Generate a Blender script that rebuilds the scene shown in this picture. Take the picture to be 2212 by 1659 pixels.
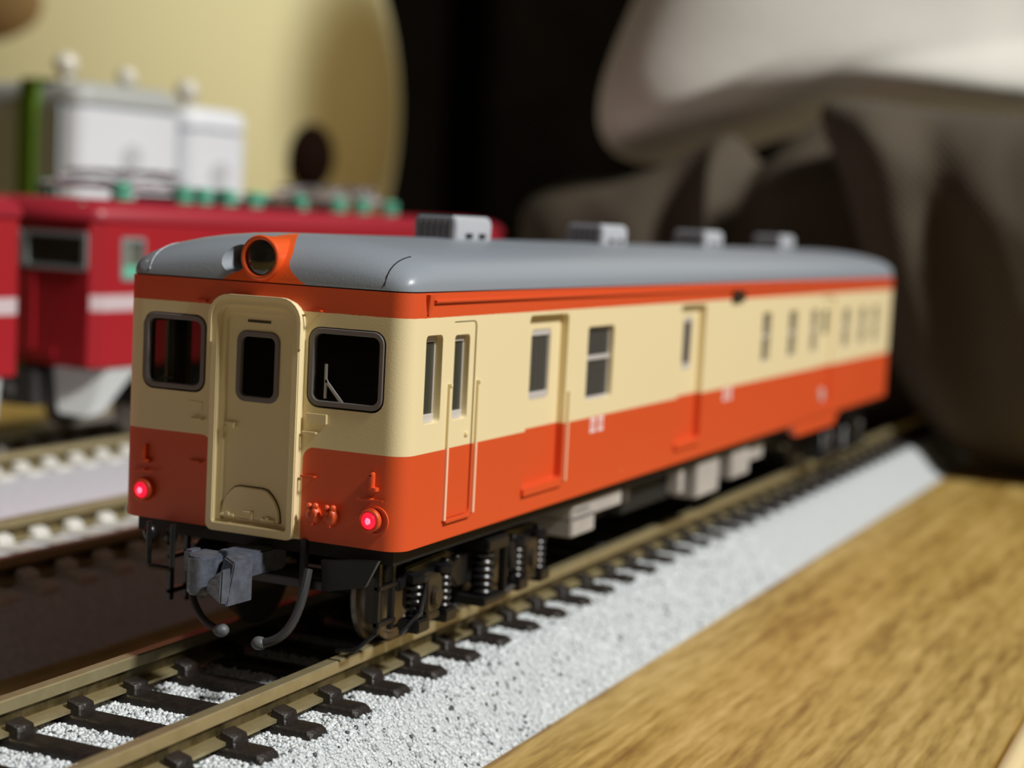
import bpy, bmesh, math, random
import numpy as np
from mathutils import Vector, Matrix, noise
random.seed(7); rng = np.random.default_rng(7)
S = 0.001                      # everything below is written in millimetres
PI = math.pi
for o in list(bpy.data.objects): bpy.data.objects.remove(o)
scene = bpy.context.scene
COL = scene.collection

# ------------------------------------------------------------------ camera
cd = bpy.data.cameras.new('camera'); cam = bpy.data.objects.new('camera', cd); COL.objects.link(cam)
cd.sensor_width = 36; cd.sensor_fit = 'HORIZONTAL'; cd.lens = 3589.636 / 2212 * 36
r_ = Vector((0.90632482, 0.41955913, 0.05045248)); u_ = Vector((-0.08533373, 0.06477749, 0.99424445)); f_ = Vector((-0.41387615, 0.90541372, -0.09451199))
M = Matrix.Identity(4)
for i in range(3):
    M[i][0] = r_[i]; M[i][1] = u_[i]; M[i][2] = -f_[i]
M[0][3], M[1][3], M[2][3] = 51.4126 * S, -78.3985 * S, 24.8004 * S
cam.matrix_world = M
cd.clip_start = 0.002; cd.clip_end = 20
cd.dof.use_dof = True; cd.dof.focus_distance = 0.088; cd.dof.aperture_fstop = 43
scene.camera = cam
# ------------------------------------------------------------------ world, lights, exposure
w = bpy.data.worlds.new('room'); scene.world = w; w.use_nodes = True
w.node_tree.nodes['Background'].inputs[0].default_value = (1.0, 0.84, 0.62, 1)
w.node_tree.nodes['Background'].inputs[1].default_value = 0.045
def area(name, loc, target, size, power, col):
    l = bpy.data.lights.new(name, 'AREA'); l.shape = 'DISK'; l.size = size; l.energy = power; l.color = col
    o = bpy.data.objects.new(name, l); COL.objects.link(o); o.location = loc
    o.rotation_euler = (Vector(target) - Vector(loc)).to_track_quat('-Z', 'Y').to_euler(); return o
area('desk_lamp_light', (0.64, -0.02, 0.66), (0.0, 0.03, 0.0), 0.12, 11.0, (1.0, 0.97, 0.92))
scene.view_settings.view_transform = 'Standard'; scene.view_settings.look = 'None'
scene.view_settings.exposure = 0.0; scene.view_settings.gamma = 1; scene.view_settings.use_curve_mapping = False

# ------------------------------------------------------------------ materials
def mat(name, col, rough=.5, metal=0.0, spec=.5, bump=None, emit=None, var=None, coat=0):
    m = bpy.data.materials.new(name); m.use_nodes = True
    nt = m.node_tree; b = nt.nodes['Principled BSDF']
    b.inputs['Base Color'].default_value = (*col, 1); b.inputs['Roughness'].default_value = rough
    b.inputs['Metallic'].default_value = metal; b.inputs['Specular IOR Level'].default_value = spec
    b.inputs['Coat Weight'].default_value = coat
    tc = nt.nodes.new('ShaderNodeTexCoord')
    if var:       # (scale in 1/m, amount)
        n = nt.nodes.new('ShaderNodeTexNoise'); n.inputs['Scale'].default_value = var[0]; n.inputs['Detail'].default_value = 4
        nt.links.new(tc.outputs['Object'], n.inputs['Vector'])
        mr = nt.nodes.new('ShaderNodeMapRange'); mr.inputs[1].default_value = .3; mr.inputs[2].default_value = .7
        mr.inputs[3].default_value = 1 - var[1]; mr.inputs[4].default_value = 1 + var[1]
        nt.links.new(n.outputs[0], mr.inputs[0])
        mx = nt.nodes.new('ShaderNodeVectorMath'); mx.operation = 'SCALE'; mx.inputs[0].default_value = col
        nt.links.new(mr.outputs[0], mx.inputs['Scale']); nt.links.new(mx.outputs[0], b.inputs['Base Color'])
    if bump:      # (scale, strength, distance)
        n = nt.nodes.new('ShaderNodeTexNoise'); n.inputs['Scale'].default_value = bump[0]; n.inputs['Detail'].default_value = 3
        nt.links.new(tc.outputs['Object'], n.inputs['Vector'])
        bp = nt.nodes.new('ShaderNodeBump'); bp.inputs['Strength'].default_value = bump[1]; bp.inputs['Distance'].default_value = bump[2]
        nt.links.new(n.outputs[0], bp.inputs['Height']); nt.links.new(bp.outputs[0], b.inputs['Normal'])
    if emit:
        b.inputs['Emission Color'].default_value = (*emit[0], 1); b.inputs['Emission Strength'].default_value = emit[1]
    return m
class N:
    """tiny math-node helper"""
    def __init__(s, nt): s.nt = nt
    def m(s, op, a, b=None, c=None):
        n = s.nt.nodes.new('ShaderNodeMath'); n.operation = op
        for i, v in enumerate((a, b, c)):
            if v is None: continue
            if isinstance(v, (int, float)): n.inputs[i].default_value = v
            else: s.nt.links.new(v, n.inputs[i])
        return n.outputs[0]
    def mix(s, fac, a, b):
        n = s.nt.nodes.new('ShaderNodeMix'); n.data_type = 'RGBA'
        s.nt.links.new(fac, n.inputs['Factor'])
        for i, v in ((6, a), (7, b)):
            if isinstance(v, tuple): n.inputs[i].default_value = (*v, 1)
            else: s.nt.links.new(v, n.inputs[i])
        return n.outputs[2]
    def noise(s, vec, scale, detail=3, rough=.5):
        n = s.nt.nodes.new('ShaderNodeTexNoise'); n.inputs['Scale'].default_value = scale; n.inputs['Detail'].default_value = detail
        n.inputs['Roughness'].default_value = rough; s.nt.links.new(vec, n.inputs['Vector']); return n.outputs[0]
def newmat(name, rough=.5, metal=0.0):
    m = bpy.data.materials.new(name); m.use_nodes = True; nt = m.node_tree; b = nt.nodes['Principled BSDF']
    b.inputs['Roughness'].default_value = rough; b.inputs['Metallic'].default_value = metal
    tc = nt.nodes.new('ShaderNodeTexCoord'); sx = nt.nodes.new('ShaderNodeSeparateXYZ'); nt.links.new(tc.outputs['Object'], sx.inputs[0])
    h = N(nt); mm = [h.m('MULTIPLY', sx.outputs[i], 1000.0) for i in range(3)]
    return m, nt, b, tc, h, mm
def bump(nt, b, height, strength, dist):
    bp = nt.nodes.new('ShaderNodeBump'); bp.inputs['Strength'].default_value = strength; bp.inputs['Distance'].default_value = dist
    nt.links.new(height, bp.inputs['Height']); nt.links.new(bp.outputs[0], b.inputs['Normal'])
CREAM = (.80, .685, .41); RED = (.66, .085, .020)
def livery():
    m, nt, b, tc, h, (x, y, z) = newmat('railcar_paint', .42)
    ax = h.m('ABSOLUTE', x)
    front = h.m('LESS_THAN', y, .9)
    q = h.m('MAXIMUM', h.m('MULTIPLY', h.m('SUBTRACT', 3.75, ax), front), 0.0)
    p = h.m('MAXIMUM', h.m('SUBTRACT', z, 11.36), 0.0)
    d = h.m('SQRT', h.m('ADD', h.m('MULTIPLY', q, q), h.m('MULTIPLY', p, p)))
    low = h.m('LESS_THAN', d, .7)
    fr = h.noise(tc.outputs['Object'], 3000, 2)
    ztop = h.m('ADD', z, h.m('MULTIPLY', h.m('SUBTRACT', fr, .5), .06))
    top = h.m('GREATER_THAN', ztop, 19.56)
    red = h.m('MAXIMUM', low, top)
    c = h.mix(red, CREAM, RED)
    # tiny paint specks
    v = nt.nodes.new('ShaderNodeTexVoronoi'); v.inputs['Scale'].default_value = 420; nt.links.new(tc.outputs['Object'], v.inputs['Vector'])
    sp = h.m('LESS_THAN', v.outputs['Distance'], .022)
    c = h.mix(sp, c, (.8, .62, .5))
    nt.links.new(c, b.inputs['Base Color'])
    bump(nt, b, h.noise(tc.outputs['Object'], 9000, 2), .25, .00003)
    return m
MT = {}
MT['livery'] = livery()
MT['cream'] = mat('cream_paint', CREAM, .42, bump=(9000, .2, .00003))
MT['red'] = mat('red_paint', RED, .42)
MT['salmon'] = mat('salmon_rail', (.95, .60, .42), .5)  # lighter salmon tone for the lower parts of the grab rails
MT['rim'] = mat('grey_window_rim', (.16, .145, .15), .45)
MT['sash'] = mat('light_grey_sash', (.52, .49, .47), .4)
MT['dark'] = mat('dark_interior', (.012, .011, .012), .6)
MT['darkgrey'] = mat('dark_grey_interior', (.05, .047, .045), .5)
MT['black'] = mat('glossy_black_plastic', (.008, .008, .009), .32, var=(900, .3))
MT['blackmatte'] = mat('matte_black', (.006, .006, .006), .7)
MT['brown_black'] = mat('brown_black_plastic', (.035, .026, .016), .4)
MT['equip'] = mat('grey_equipment', (.42, .40, .38), .5, var=(400, .1))
MT['coupler'] = mat('grey_coupler', (.10, .115, .15), .38, metal=.3, var=(1500, .3), bump=(2500, .5, .0001))
MT['hose'] = mat('dark_hose', (.03, .032, .034), .45)
MT['hose_end'] = mat('grey_hose_end', (.09, .10, .105), .5)
MT['white'] = mat('white_print', (.82, .72, .72), .5)
MT['vent'] = mat('vent_grey', (.42, .44, .48), .4)
MT['lens'] = mat('lens_reflector', (.02, .018, .015), .08, metal=0.0, var=(1500, .9), coat=1)
MT['wiper'] = mat('wiper_grey', (.42, .42, .43), .5)
MT['steel'] = mat('wheel_steel', (.22, .19, .16), .35, metal=.8)
MT['lamp_red'] = mat('lit_red_lens', (.5, .01, .02), .3, emit=((1.0, .012, .05), .85))
MT['lamp_core'] = mat('lit_red_core', (.8, .2, .3), .3, emit=((1.0, .16, .28), 1.7))
def glass(name, tint, gl=.12):
    m = bpy.data.materials.new(name); m.use_nodes = True; nt = m.node_tree; nt.nodes.clear()
    o = nt.nodes.new('ShaderNodeOutputMaterial'); t = nt.nodes.new('ShaderNodeBsdfTransparent'); t.inputs[0].default_value = (*tint, 1)
    g = nt.nodes.new('ShaderNodeBsdfGlossy'); g.inputs['Roughness'].default_value = .04
    lw = nt.nodes.new('ShaderNodeLayerWeight'); lw.inputs[0].default_value = gl
    mx = nt.nodes.new('ShaderNodeMixShader'); nt.links.new(lw.outputs['Fresnel'], mx.inputs[0]); nt.links.new(t.outputs[0], mx.inputs[1])
    nt.links.new(g.outputs[0], mx.inputs[2]); nt.links.new(mx.outputs[0], o.inputs[0]); return m
MT['glass'] = glass('window_glass', (.85, .85, .86))
MT['glass_dark'] = glass('tinted_side_glass', (.5, .52, .47))
nt = MT['glass_dark'].node_tree; df = nt.nodes.new('ShaderNodeBsdfDiffuse'); df.inputs[0].default_value = (.30, .30, .22, 1)
mx2 = nt.nodes.new('ShaderNodeMixShader'); mx2.inputs[0].default_value = .15
tr_ = [n for n in nt.nodes if n.type == 'BSDF_TRANSPARENT'][0]; m1 = [n for n in nt.nodes if n.type == 'MIX_SHADER' and n != mx2][0]
nt.links.new(tr_.outputs[0], mx2.inputs[1]); nt.links.new(df.outputs[0], mx2.inputs[2]); nt.links.new(mx2.outputs[0], m1.inputs[1])
def roofmat():
    m, nt, b, tc, h, (x, y, z) = newmat('roof_grey_with_orange_lamp_fairing', .36)
    # painted orange patch around the headlight, widening towards the eave
    half = h.m('ADD', h.m('SUBTRACT', 1.5, h.m('MULTIPLY', h.m('MAXIMUM', h.m('SUBTRACT', y, .6), 0.0), .5)), h.m('MULTIPLY', h.m('POWER', h.m('MAXIMUM', h.m('SUBTRACT', 22.3, z), 0.0), 2.0), .75))
    inx = h.m('LESS_THAN', h.m('ABSOLUTE', h.m('SUBTRACT', x, .05)), half)
    iny = h.m('LESS_THAN', y, 4.2)
    c = h.mix(h.m('MULTIPLY', inx, iny), (.255, .29, .335), (.80, .115, .02))
    v = nt.nodes.new('ShaderNodeTexVoronoi'); v.inputs['Scale'].default_value = 300; nt.links.new(tc.outputs['Object'], v.inputs['Vector'])
    c = h.mix(h.m('LESS_THAN', v.outputs['Distance'], .03), c, (.6, .6, .62))
    nt.links.new(c, b.inputs['Base Color'])
    bump(nt, b, h.noise(tc.outputs['Object'], 7000, 2), .3, .00003)
    return m
MT['roof'] = roofmat()
def railmat():
    m, nt, b, tc, h, (x, y, z) = newmat('nickel_silver_rail', .38, .75)
    n = h.noise(tc.outputs['Object'], 700, 4, .7)
    c = h.mix(n, (.42, .34, .17), (.68, .60, .36))
    # brown grime and painted shade darken the web between head and foot
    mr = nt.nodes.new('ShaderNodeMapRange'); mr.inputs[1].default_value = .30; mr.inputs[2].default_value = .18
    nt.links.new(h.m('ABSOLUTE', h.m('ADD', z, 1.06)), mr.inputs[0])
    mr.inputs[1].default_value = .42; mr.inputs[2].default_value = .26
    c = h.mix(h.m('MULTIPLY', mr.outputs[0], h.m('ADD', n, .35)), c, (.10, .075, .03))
    nt.links.new(c, b.inputs['Base Color']); bump(nt, b, h.noise(tc.outputs['Object'], 4000, 3), .3, .00004); return m
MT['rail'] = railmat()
MT['sleeper'] = mat('dark_brown_sleeper_plastic', (.013, .009, .007), .5, var=(1500, .4), bump=(3500, .6, .00015))
MT['concrete'] = mat('pale_grey_sleeper_plastic', (.60, .60, .56), .6)
MT['ballast'] = mat('white_grey_ballast', (.55, .595, .62), .55, var=(3500, .12), bump=(5500, 1.0, .00025))
MT['ballast2'] = mat('lilac_grey_ballast', (.62, .62, .68), .6, var=(1500, .12), bump=(4500, .8, .0002))
MT['grain_white'] = mat('white_grain', (.60, .645, .67), .35)
MT['grain_clear'] = mat('glassy_grain', (.75, .79, .82), .08, spec=.9)
MT['grain_grey'] = mat('pale_grey_grain', (.34, .38, .41), .5)
MT['grain_dark'] = mat('dark_grain', (.05, .06, .075), .4)
def woodmat():
    m, nt, b, tc, h, (x, y, z) = newmat('oak_wood_grain', .42)
    mp = nt.nodes.new('ShaderNodeMapping'); mp.inputs['Scale'].default_value = (1.0, .055, 1.0); mp.inputs['Rotation'].default_value = (0, 0, .06)
    nt.links.new(tc.outputs['Object'], mp.inputs[0])
    mp2 = nt.nodes.new('ShaderNodeMapping'); mp2.inputs['Scale'].default_value = (1.0, .12, 1.0); nt.links.new(tc.outputs['Object'], mp2.inputs[0])
    n1 = h.noise(mp.outputs[0], 620, 5, .65); n2 = h.noise(mp2.outputs[0], 1700, 4, .6); n3 = h.noise(tc.outputs['Object'], 25, 2)
    s = h.m('ADD', h.m('MULTIPLY', n1, .52), h.m('ADD', h.m('MULTIPLY', n2, .38), h.m('MULTIPLY', n3, .12)))
    cr = nt.nodes.new('ShaderNodeValToRGB'); nt.links.new(s, cr.inputs[0])
    e = cr.color_ramp.elements; e[0].position = .40; e[0].color = (.22, .12, .022, 1); e[1].position = .64; e[1].color = (.60, .43, .16, 1)
    k = e.new(.50); k.color = (.40, .265, .065, 1)
    nt.links.new(cr.outputs[0], b.inputs['Base Color']); bump(nt, b, n2, .3, .0001)
    return m
MT['wood'] = woodmat()
MT['wood_edge'] = mat('pale_wood_edge_band', (.72, .58, .32), .4)
def weave(name, c0, c1, scale=1700):
    m, nt, b, tc, h, (x, y, z) = newmat(name, .85)
    u = nt.nodes.new('ShaderNodeUVMap'); sx = nt.nodes.new('ShaderNodeSeparateXYZ'); nt.links.new(u.outputs[0], sx.inputs[0])
    a = h.m('SINE', h.m('MULTIPLY', sx.outputs[0], scale)); c = h.m('SINE', h.m('MULTIPLY', sx.outputs[1], scale))
    s = h.m('MULTIPLY_ADD', h.m('MULTIPLY', a, c), .5, .5)
    n = h.noise(tc.outputs['Object'], 60, 3)
    f = h.m('MULTIPLY', h.m('ADD', h.m('MULTIPLY', s, .8), h.m('MULTIPLY', n, .5)), .8)
    nt.links.new(h.mix(f, c0, c1), b.inputs['Base Color']); bump(nt, b, s, .5, .0003); return m
MT['brown_weave'] = weave('brown_woven_cloth', (.010, .007, .0035), (.125, .10, .065), 5.6)
MT['white_cloth'] = mat('white_cloth', (.66, .65, .60), .9, var=(30, .06), bump=(900, .3, .0003))
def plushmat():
    m, nt, b, tc, h, (x, y, z) = newmat('cream_plush_shaded_side', .9)
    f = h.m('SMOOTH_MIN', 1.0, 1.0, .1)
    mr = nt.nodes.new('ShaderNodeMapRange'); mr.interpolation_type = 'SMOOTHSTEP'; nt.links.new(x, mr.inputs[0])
    mr.inputs[1].default_value = 97; mr.inputs[2].default_value = 109  # painted shade: cream darkens to olive on the right side
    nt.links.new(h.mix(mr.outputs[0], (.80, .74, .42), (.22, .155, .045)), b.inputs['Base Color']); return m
MT['plush'] = plushmat()
MT['plush_patch'] = mat('dark_brown_patch', (.012, .004, .002), .9, spec=.1)
MT['beige_cloth'] = mat('beige_cloth', (.24, .145, .05), .9)
MT['curtain'] = mat('black_brown_curtain', (.008, .006, .004), .95, spec=0, var=(12, .4))
MT['floor'] = mat('pale_floor', (.72, .66, .56), .7)
MT['loco_red'] = None
def locomat():
    m, nt, b, tc, h, (x, y, z) = newmat('locomotive_red_paint_with_white_band', .38)
    band = h.m('MULTIPLY', h.m('GREATER_THAN', z, 14.1), h.m('LESS_THAN', z, 15.7))
    ends = h.m('ADD', h.m('LESS_THAN', y, 12.0), h.m('GREATER_THAN', y, 83.0))
    side = h.m('GREATER_THAN', h.m('ABSOLUTE', x), 8.6)
    nt.links.new(h.mix(h.m('MULTIPLY', h.m('MULTIPLY', band, side), h.m('MINIMUM', ends, 1.0)), (.38, .016, .024), (.62, .52, .54)), b.inputs['Base Color']); return m
MT['loco_red'] = locomat()
MT['loco_roof'] = mat('locomotive_red_roof', (.36, .02, .036), .4)
MT['mint'] = mat('mint_insulator', (.14, .52, .36), .35)
MT['lav'] = mat('silver_grey_metal', (.42, .39, .42), .4, metal=.2)
MT['loco_white'] = mat('white_skirt', (.62, .66, .65), .45)
MT['mintdark'] = mat('mint_cab_interior', (.10, .30, .24), .5)
MT['loco_frame'] = mat('silver_window_frame', (.26, .30, .30), .35)
MT['case_white'] = mat('white_case', (.78, .81, .86), .5, var=(30, .05))
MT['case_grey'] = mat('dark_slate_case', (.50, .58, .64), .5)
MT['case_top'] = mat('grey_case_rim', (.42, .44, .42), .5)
MT['green'] = mat('lime_green_stripe', (.115, .24, .008), .5)
MT['clear_knob'] = mat('whitish_knob', (.75, .72, .62), .15, coat=.6)
MT['smudge'] = mat('grey_marking', (.55, .57, .60), .6)

# ------------------------------------------------------------------ mesh helpers (mm)
def rr(x0, x1, y0, y1, r, n=4):
    pts = []
    for cx, cy, a0 in ((x1 - r, y1 - r, 0), (x0 + r, y1 - r, 90), (x0 + r, y0 + r, 180), (x1 - r, y0 + r, 270)):
        for i in range(n + 1):
            a = math.radians(a0 + 90 * i / n); pts.append((cx + r * math.cos(a), cy + r * math.sin(a)))
    return pts
def circ(cx, cy, r, n=24, ry=None):
    ry = ry or r
    return [(cx + r * math.cos(2 * PI * i / n), cy + ry * math.sin(2 * PI * i / n)) for i in range(n)]
class MB:
    def __init__(s): s.v = []; s.f = []; s.m = []; s.mi = 0
    def add(s, vs, fs):
        b = len(s.v); s.v += [tuple(v) for v in vs]; s.f += [tuple(b + i for i in f) for f in fs]; s.m += [s.mi] * len(fs); return s
    def box(s, x0, x1, y0, y1, z0, z1):
        return s.add([(x, y, z) for x in (x0, x1) for y in (y0, y1) for z in (z0, z1)], [(0, 1, 3, 2), (4, 6, 7, 5), (0, 4, 5, 1), (2, 3, 7, 6), (0, 2, 6, 4), (1, 5, 7, 3)])
    def hexa(s, p):      # 8 points: bottom 4 ccw, top 4 ccw
        return s.add(p, [(3, 2, 1, 0), (4, 5, 6, 7), (0, 1, 5, 4), (1, 2, 6, 5), (2, 3, 7, 6), (3, 0, 4, 7)])
    def P(s, ax, a, p):
        return (a, p[0], p[1]) if ax == 'x' else (p[0], a, p[1]) if ax == 'y' else (p[0], p[1], a)
    def prism(s, poly, ax, a0, a1, scale1=1.0):
        n = len(poly); cx = sum(p[0] for p in poly) / n; cy = sum(p[1] for p in poly) / n
        p1 = [(cx + (p[0] - cx) * scale1, cy + (p[1] - cy) * scale1) for p in poly]
        return s.add([s.P(ax, a0, p) for p in poly] + [s.P(ax, a1, p) for p in p1],
                     [tuple(range(n))[::-1], tuple(range(n, 2 * n))] + [(i, (i + 1) % n, n + (i + 1) % n, n + i) for i in range(n)])
    def ring(s, outer, inner, ax, a0, a1):
        n = len(outer); k = lambda i: (i + 1) % n
        return s.add([s.P(ax, a0, p) for p in outer] + [s.P(ax, a0, p) for p in inner] + [s.P(ax, a1, p) for p in outer] + [s.P(ax, a1, p) for p in inner],
                     [(i, k(i), n + k(i), n + i) for i in range(n)] + [(2 * n + i, 3 * n + i, 3 * n + k(i), 2 * n + k(i)) for i in range(n)] +
                     [(i, 2 * n + i, 2 * n + k(i), k(i)) for i in range(n)] + [(n + i, n + k(i), 3 * n + k(i), 3 * n + i) for i in range(n)])
    def loft(s, rings, caps=True, closed=True):
        n = len(rings[0]); vs = [p for r in rings for p in r]; fs = []
        for j in range(len(rings) - 1):
            for i in range(n if closed else n - 1):
                fs.append((j * n + i, j * n + (i + 1) % n, (j + 1) * n + (i + 1) % n, (j + 1) * n + i))
        if caps: fs += [tuple(range(n))[::-1], tuple(range((len(rings) - 1) * n, len(rings) * n))]
        return s.add(vs, fs)
    def tube(s, pts, r, n=8, r1=None):
        pts = [Vector(p) for p in pts]; rings = []
        r1 = r if r1 is None else r1
        for i, p in enumerate(pts):
            t = (pts[min(i + 1, len(pts) - 1)] - pts[max(i - 1, 0)]).normalized()
            a = t.cross(Vector((0, 0, 1)));
            if a.length < .05: a = t.cross(Vector((0, 1, 0)))
            a.normalize(); b = t.cross(a)
            rad = r + (r1 - r) * i / max(1, len(pts) - 1)
            rings.append([tuple(p + rad * (math.cos(2 * PI * k / n) * a + math.sin(2 * PI * k / n) * b)) for k in range(n)])
        return s.loft(rings)
    def cyl(s, p0, p1, r, n=20, r1=None): return s.tube([p0, p1], r, n, r1)
    def sphere(s, c, r, n=12, sc=(1, 1, 1)):
        rings = []
        for j in range(1, n):
            a = PI * j / n
            rings.append([(c[0] + sc[0] * r * math.sin(a) * math.cos(2 * PI * k / n), c[1] + sc[1] * r * math.sin(a) * math.sin(2 * PI * k / n), c[2] + sc[2] * r * math.cos(a)) for k in range(n)])
        return s.loft(rings)
    def torus(s, c, R, r, ax='z', n=20, m=8):
        rings = []
        for i in range(n + 1):
            a = 2 * PI * i / n; ring = []
            for k in range(m):
                b = 2 * PI * k / m; q = R + r * math.cos(b); x, y, z = q * math.cos(a), q * math.sin(a), r * math.sin(b)
                if ax == 'y': x, y, z = x, z, y
                if ax == 'x': x, y, z = z, x, y
                ring.append((c[0] + x, c[1] + y, c[2] + z))
            rings.append(ring)
        return s.loft(rings, caps=False)
    def build(s, name, mats, parent=None, bevel=0, smooth=35, seg=2, loc=(0, 0, 0)):
        me = bpy.data.meshes.new(name)
        me.from_pydata([(x * S, y * S, z * S) for x, y, z in s.v], [], s.f)
        if not isinstance(mats, (list, tuple)): mats = [mats]
        for m in mats: me.materials.append(m)
        me.polygons.foreach_set('material_index', s.m)
        bm = bmesh.new(); bm.from_mesh(me)
        bmesh.ops.remove_doubles(bm, verts=bm.verts, dist=1e-7)
        bmesh.ops.recalc_face_normals(bm, faces=bm.faces)
        if bevel:
            es = [e for e in bm.edges if len(e.link_faces) == 2 and e.calc_face_angle(0) > math.radians(30)]
            bmesh.ops.bevel(bm, geom=es, offset=bevel * S, segments=seg, affect='EDGES', clamp_overlap=True)
        bm.to_mesh(me); bm.free()
        me.shade_smooth(); me.set_sharp_from_angle(angle=math.radians(smooth))
        return link(name, me, parent, loc)
def link(name, me, parent=None, loc=(0, 0, 0)):
    o = bpy.data.objects.new(name, me); COL.objects.link(o)
    if parent is not None: o.parent = parent
    o.location = Vector(loc) * S
    return o
def thing(name, label, cat, loc=(0, 0, 0), rz=0, group=None):
    o = bpy.data.objects.new(name, None); COL.objects.link(o); o.empty_display_size = .005
    o.location = Vector(loc) * S; o.rotation_euler = (0, 0, rz); o['label'] = label; o['category'] = cat
    if group: o['group'] = group
    return o
def tag(o, label, cat, group=None):
    o['label'] = label; o['category'] = cat
    if group: o['group'] = group
    return o
def copy_tree(o, parent=None):
    c = o.copy(); COL.objects.link(c); c.parent = parent
    for ch in list(o.children): copy_tree(ch, c)
    return c
def boolean(o, cutter):      # cut the closed volumes of an MB out of an object, baked into its mesh
    c = cutter.build('cutter', [o.data.materials[0]], o.parent)
    md = o.modifiers.new('b', 'BOOLEAN'); md.operation = 'DIFFERENCE'; md.solver = 'EXACT'; md.object = c
    bpy.context.view_layer.update()
    me = bpy.data.meshes.new_from_object(o.evaluated_get(bpy.context.evaluated_depsgraph_get()))
    o.modifiers.clear(); old = o.data; o.data = me; bpy.data.meshes.remove(old)
    cm = c.data; bpy.data.objects.remove(c); bpy.data.meshes.remove(cm)
    me.shade_smooth(); me.set_sharp_from_angle(angle=math.radians(32))

# ------------------------------------------------------------------ setting: table, curtain wall, floor
tb = thing('table', 'oak-grained wooden tabletop carrying all the model tracks', 'table', (0, 0, -6))
t = MB(); t.box(-700, 38.2, -260, 760, -24, 0)
t.build('tabletop', MT['wood'], tb)
t = MB(); t.prism(rr(38.2, 39.8, -24, 0, .75, 4), 'y', -260, 760); e = t.build('edge_band', MT['wood_edge'], tb); e['label'] = 'pale edge band of the tabletop'
for x in (-650, -20):
    for y in (-200, 700):
        MB().box(x - 25, x + 25, y - 25, y + 25, -380, -24).build('leg', MT['wood_edge'], tb, bevel=2)
t = MB(); t.box(-1500, 1500, -900, 1600, -396, -386); o = t.build('floor', MT['floor']); o['kind'] = 'structure'
# pleated curtain that closes the room behind the table
t = MB(); pts = []
NX = 340
for i in range(NX + 1):
    x = -1500 + 3000 * i / NX; y = 900 + 22 * math.sin(x * .055 + 2 * math.sin(x * .011)); pts.append((x, y))
back = [(x, y + 6) for x, y in pts]
t.loft([[(x, y, -385) for x, y in pts + back[::-1]], [(x, y, 1300) for x, y in pts + back[::-1]]], caps=False)
o = t.build('wall_back', MT['curtain'], smooth=60); o['kind'] = 'structure'

# ------------------------------------------------------------------ rails and track
def rail_profile(cx):
    h = [(.32, 0), (.40, -.07), (.40, -.66), (.13, -.82), (.13, -1.42), (.82, -1.54), (.82, -1.72)]
    return [(cx + x, z) for x, z in h] + [(cx - x, z) for x, z in h[::-1]]
def roadbed(parent, x0, x1, y0, y1, zt, m):
    prof = [(x0, -6), (x0 + 1.2, -5.2), (x0 + 3.4, zt - .5), (x0 + 4.3, zt), (x1 - 4.3, zt), (x1 - 3.4, zt - .5), (x1 - 1.2, -5.2), (x1, -6)]
    return MB().prism(prof, 'y', y0, y1).build('roadbed', m, parent, smooth=50)
def sleeper_mesh(name, m, w=1.75, hl=7.95, top=-1.78, chair=True):
    b = MB()
    # tapered body with rounded ends
    prof = [(-hl, -2.5), (-hl + .05, top - .22), (-hl + .4, top), (hl - .4, top), (hl - .05, top - .22), (hl, -2.5)]
    b.loft([[(x, -w / 2, z - .12) for x, z in prof], [(x, -w / 2 + .22, z) for x, z in prof], [(x, w / 2 - .22, z) for x, z in prof], [(x, w / 2, z - .12) for x, z in prof]])
    for rx in (-4.82, 4.82):
        for sd in (-1, 1):
            x0 = rx + sd * .40; x1 = rx + sd * 1.42; a, c = min(x0, x1), max(x0, x1); wt = w * .40
            lo, hi = (.15, .30) if sd > 0 else (.30, .15)
            b.hexa([(a, -wt, top - .1), (c, -wt, top - .1), (c, wt, top - .1), (a, wt, top - .1),
                    (a + lo * .3, -wt + .12, top + .78 - (.22 if sd < 0 else 0)), (c - hi * .3, -wt + .12, top + .78 - (.22 if sd > 0 else 0)), (c - hi * .3, wt - .12, top + .78 - (.22 if sd > 0 else 0)), (a + lo * .3, wt - .12, top + .78 - (.22 if sd < 0 else 0))])
    return b
tr = thing('track', 'single track with dark brown sleepers in white ballast under the cream and red railcar', 'model track', (0, 0, 0))
Y0, Y1 = -62, 172
roadbed(tr, -12.5, 12.5, Y0, Y1, -2.28, MT['ballast'])
for sx in (-1, 1):
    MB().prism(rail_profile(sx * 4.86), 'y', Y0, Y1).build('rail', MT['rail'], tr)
k0 = -9.825 - 4.65 * 11; n = 0
base = sleeper_mesh('sleeper', MT['sleeper']).build('sleeper', MT['sleeper'], tr, bevel=.09, seg=1, loc=(0, k0, 0))
while k0 + (n + 1) * 4.65 < Y1:
    n += 1; o = base.copy(); COL.objects.link(o); o.parent = tr; o.location = (0, (k0 + n * 4.65) * S, 0)
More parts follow.
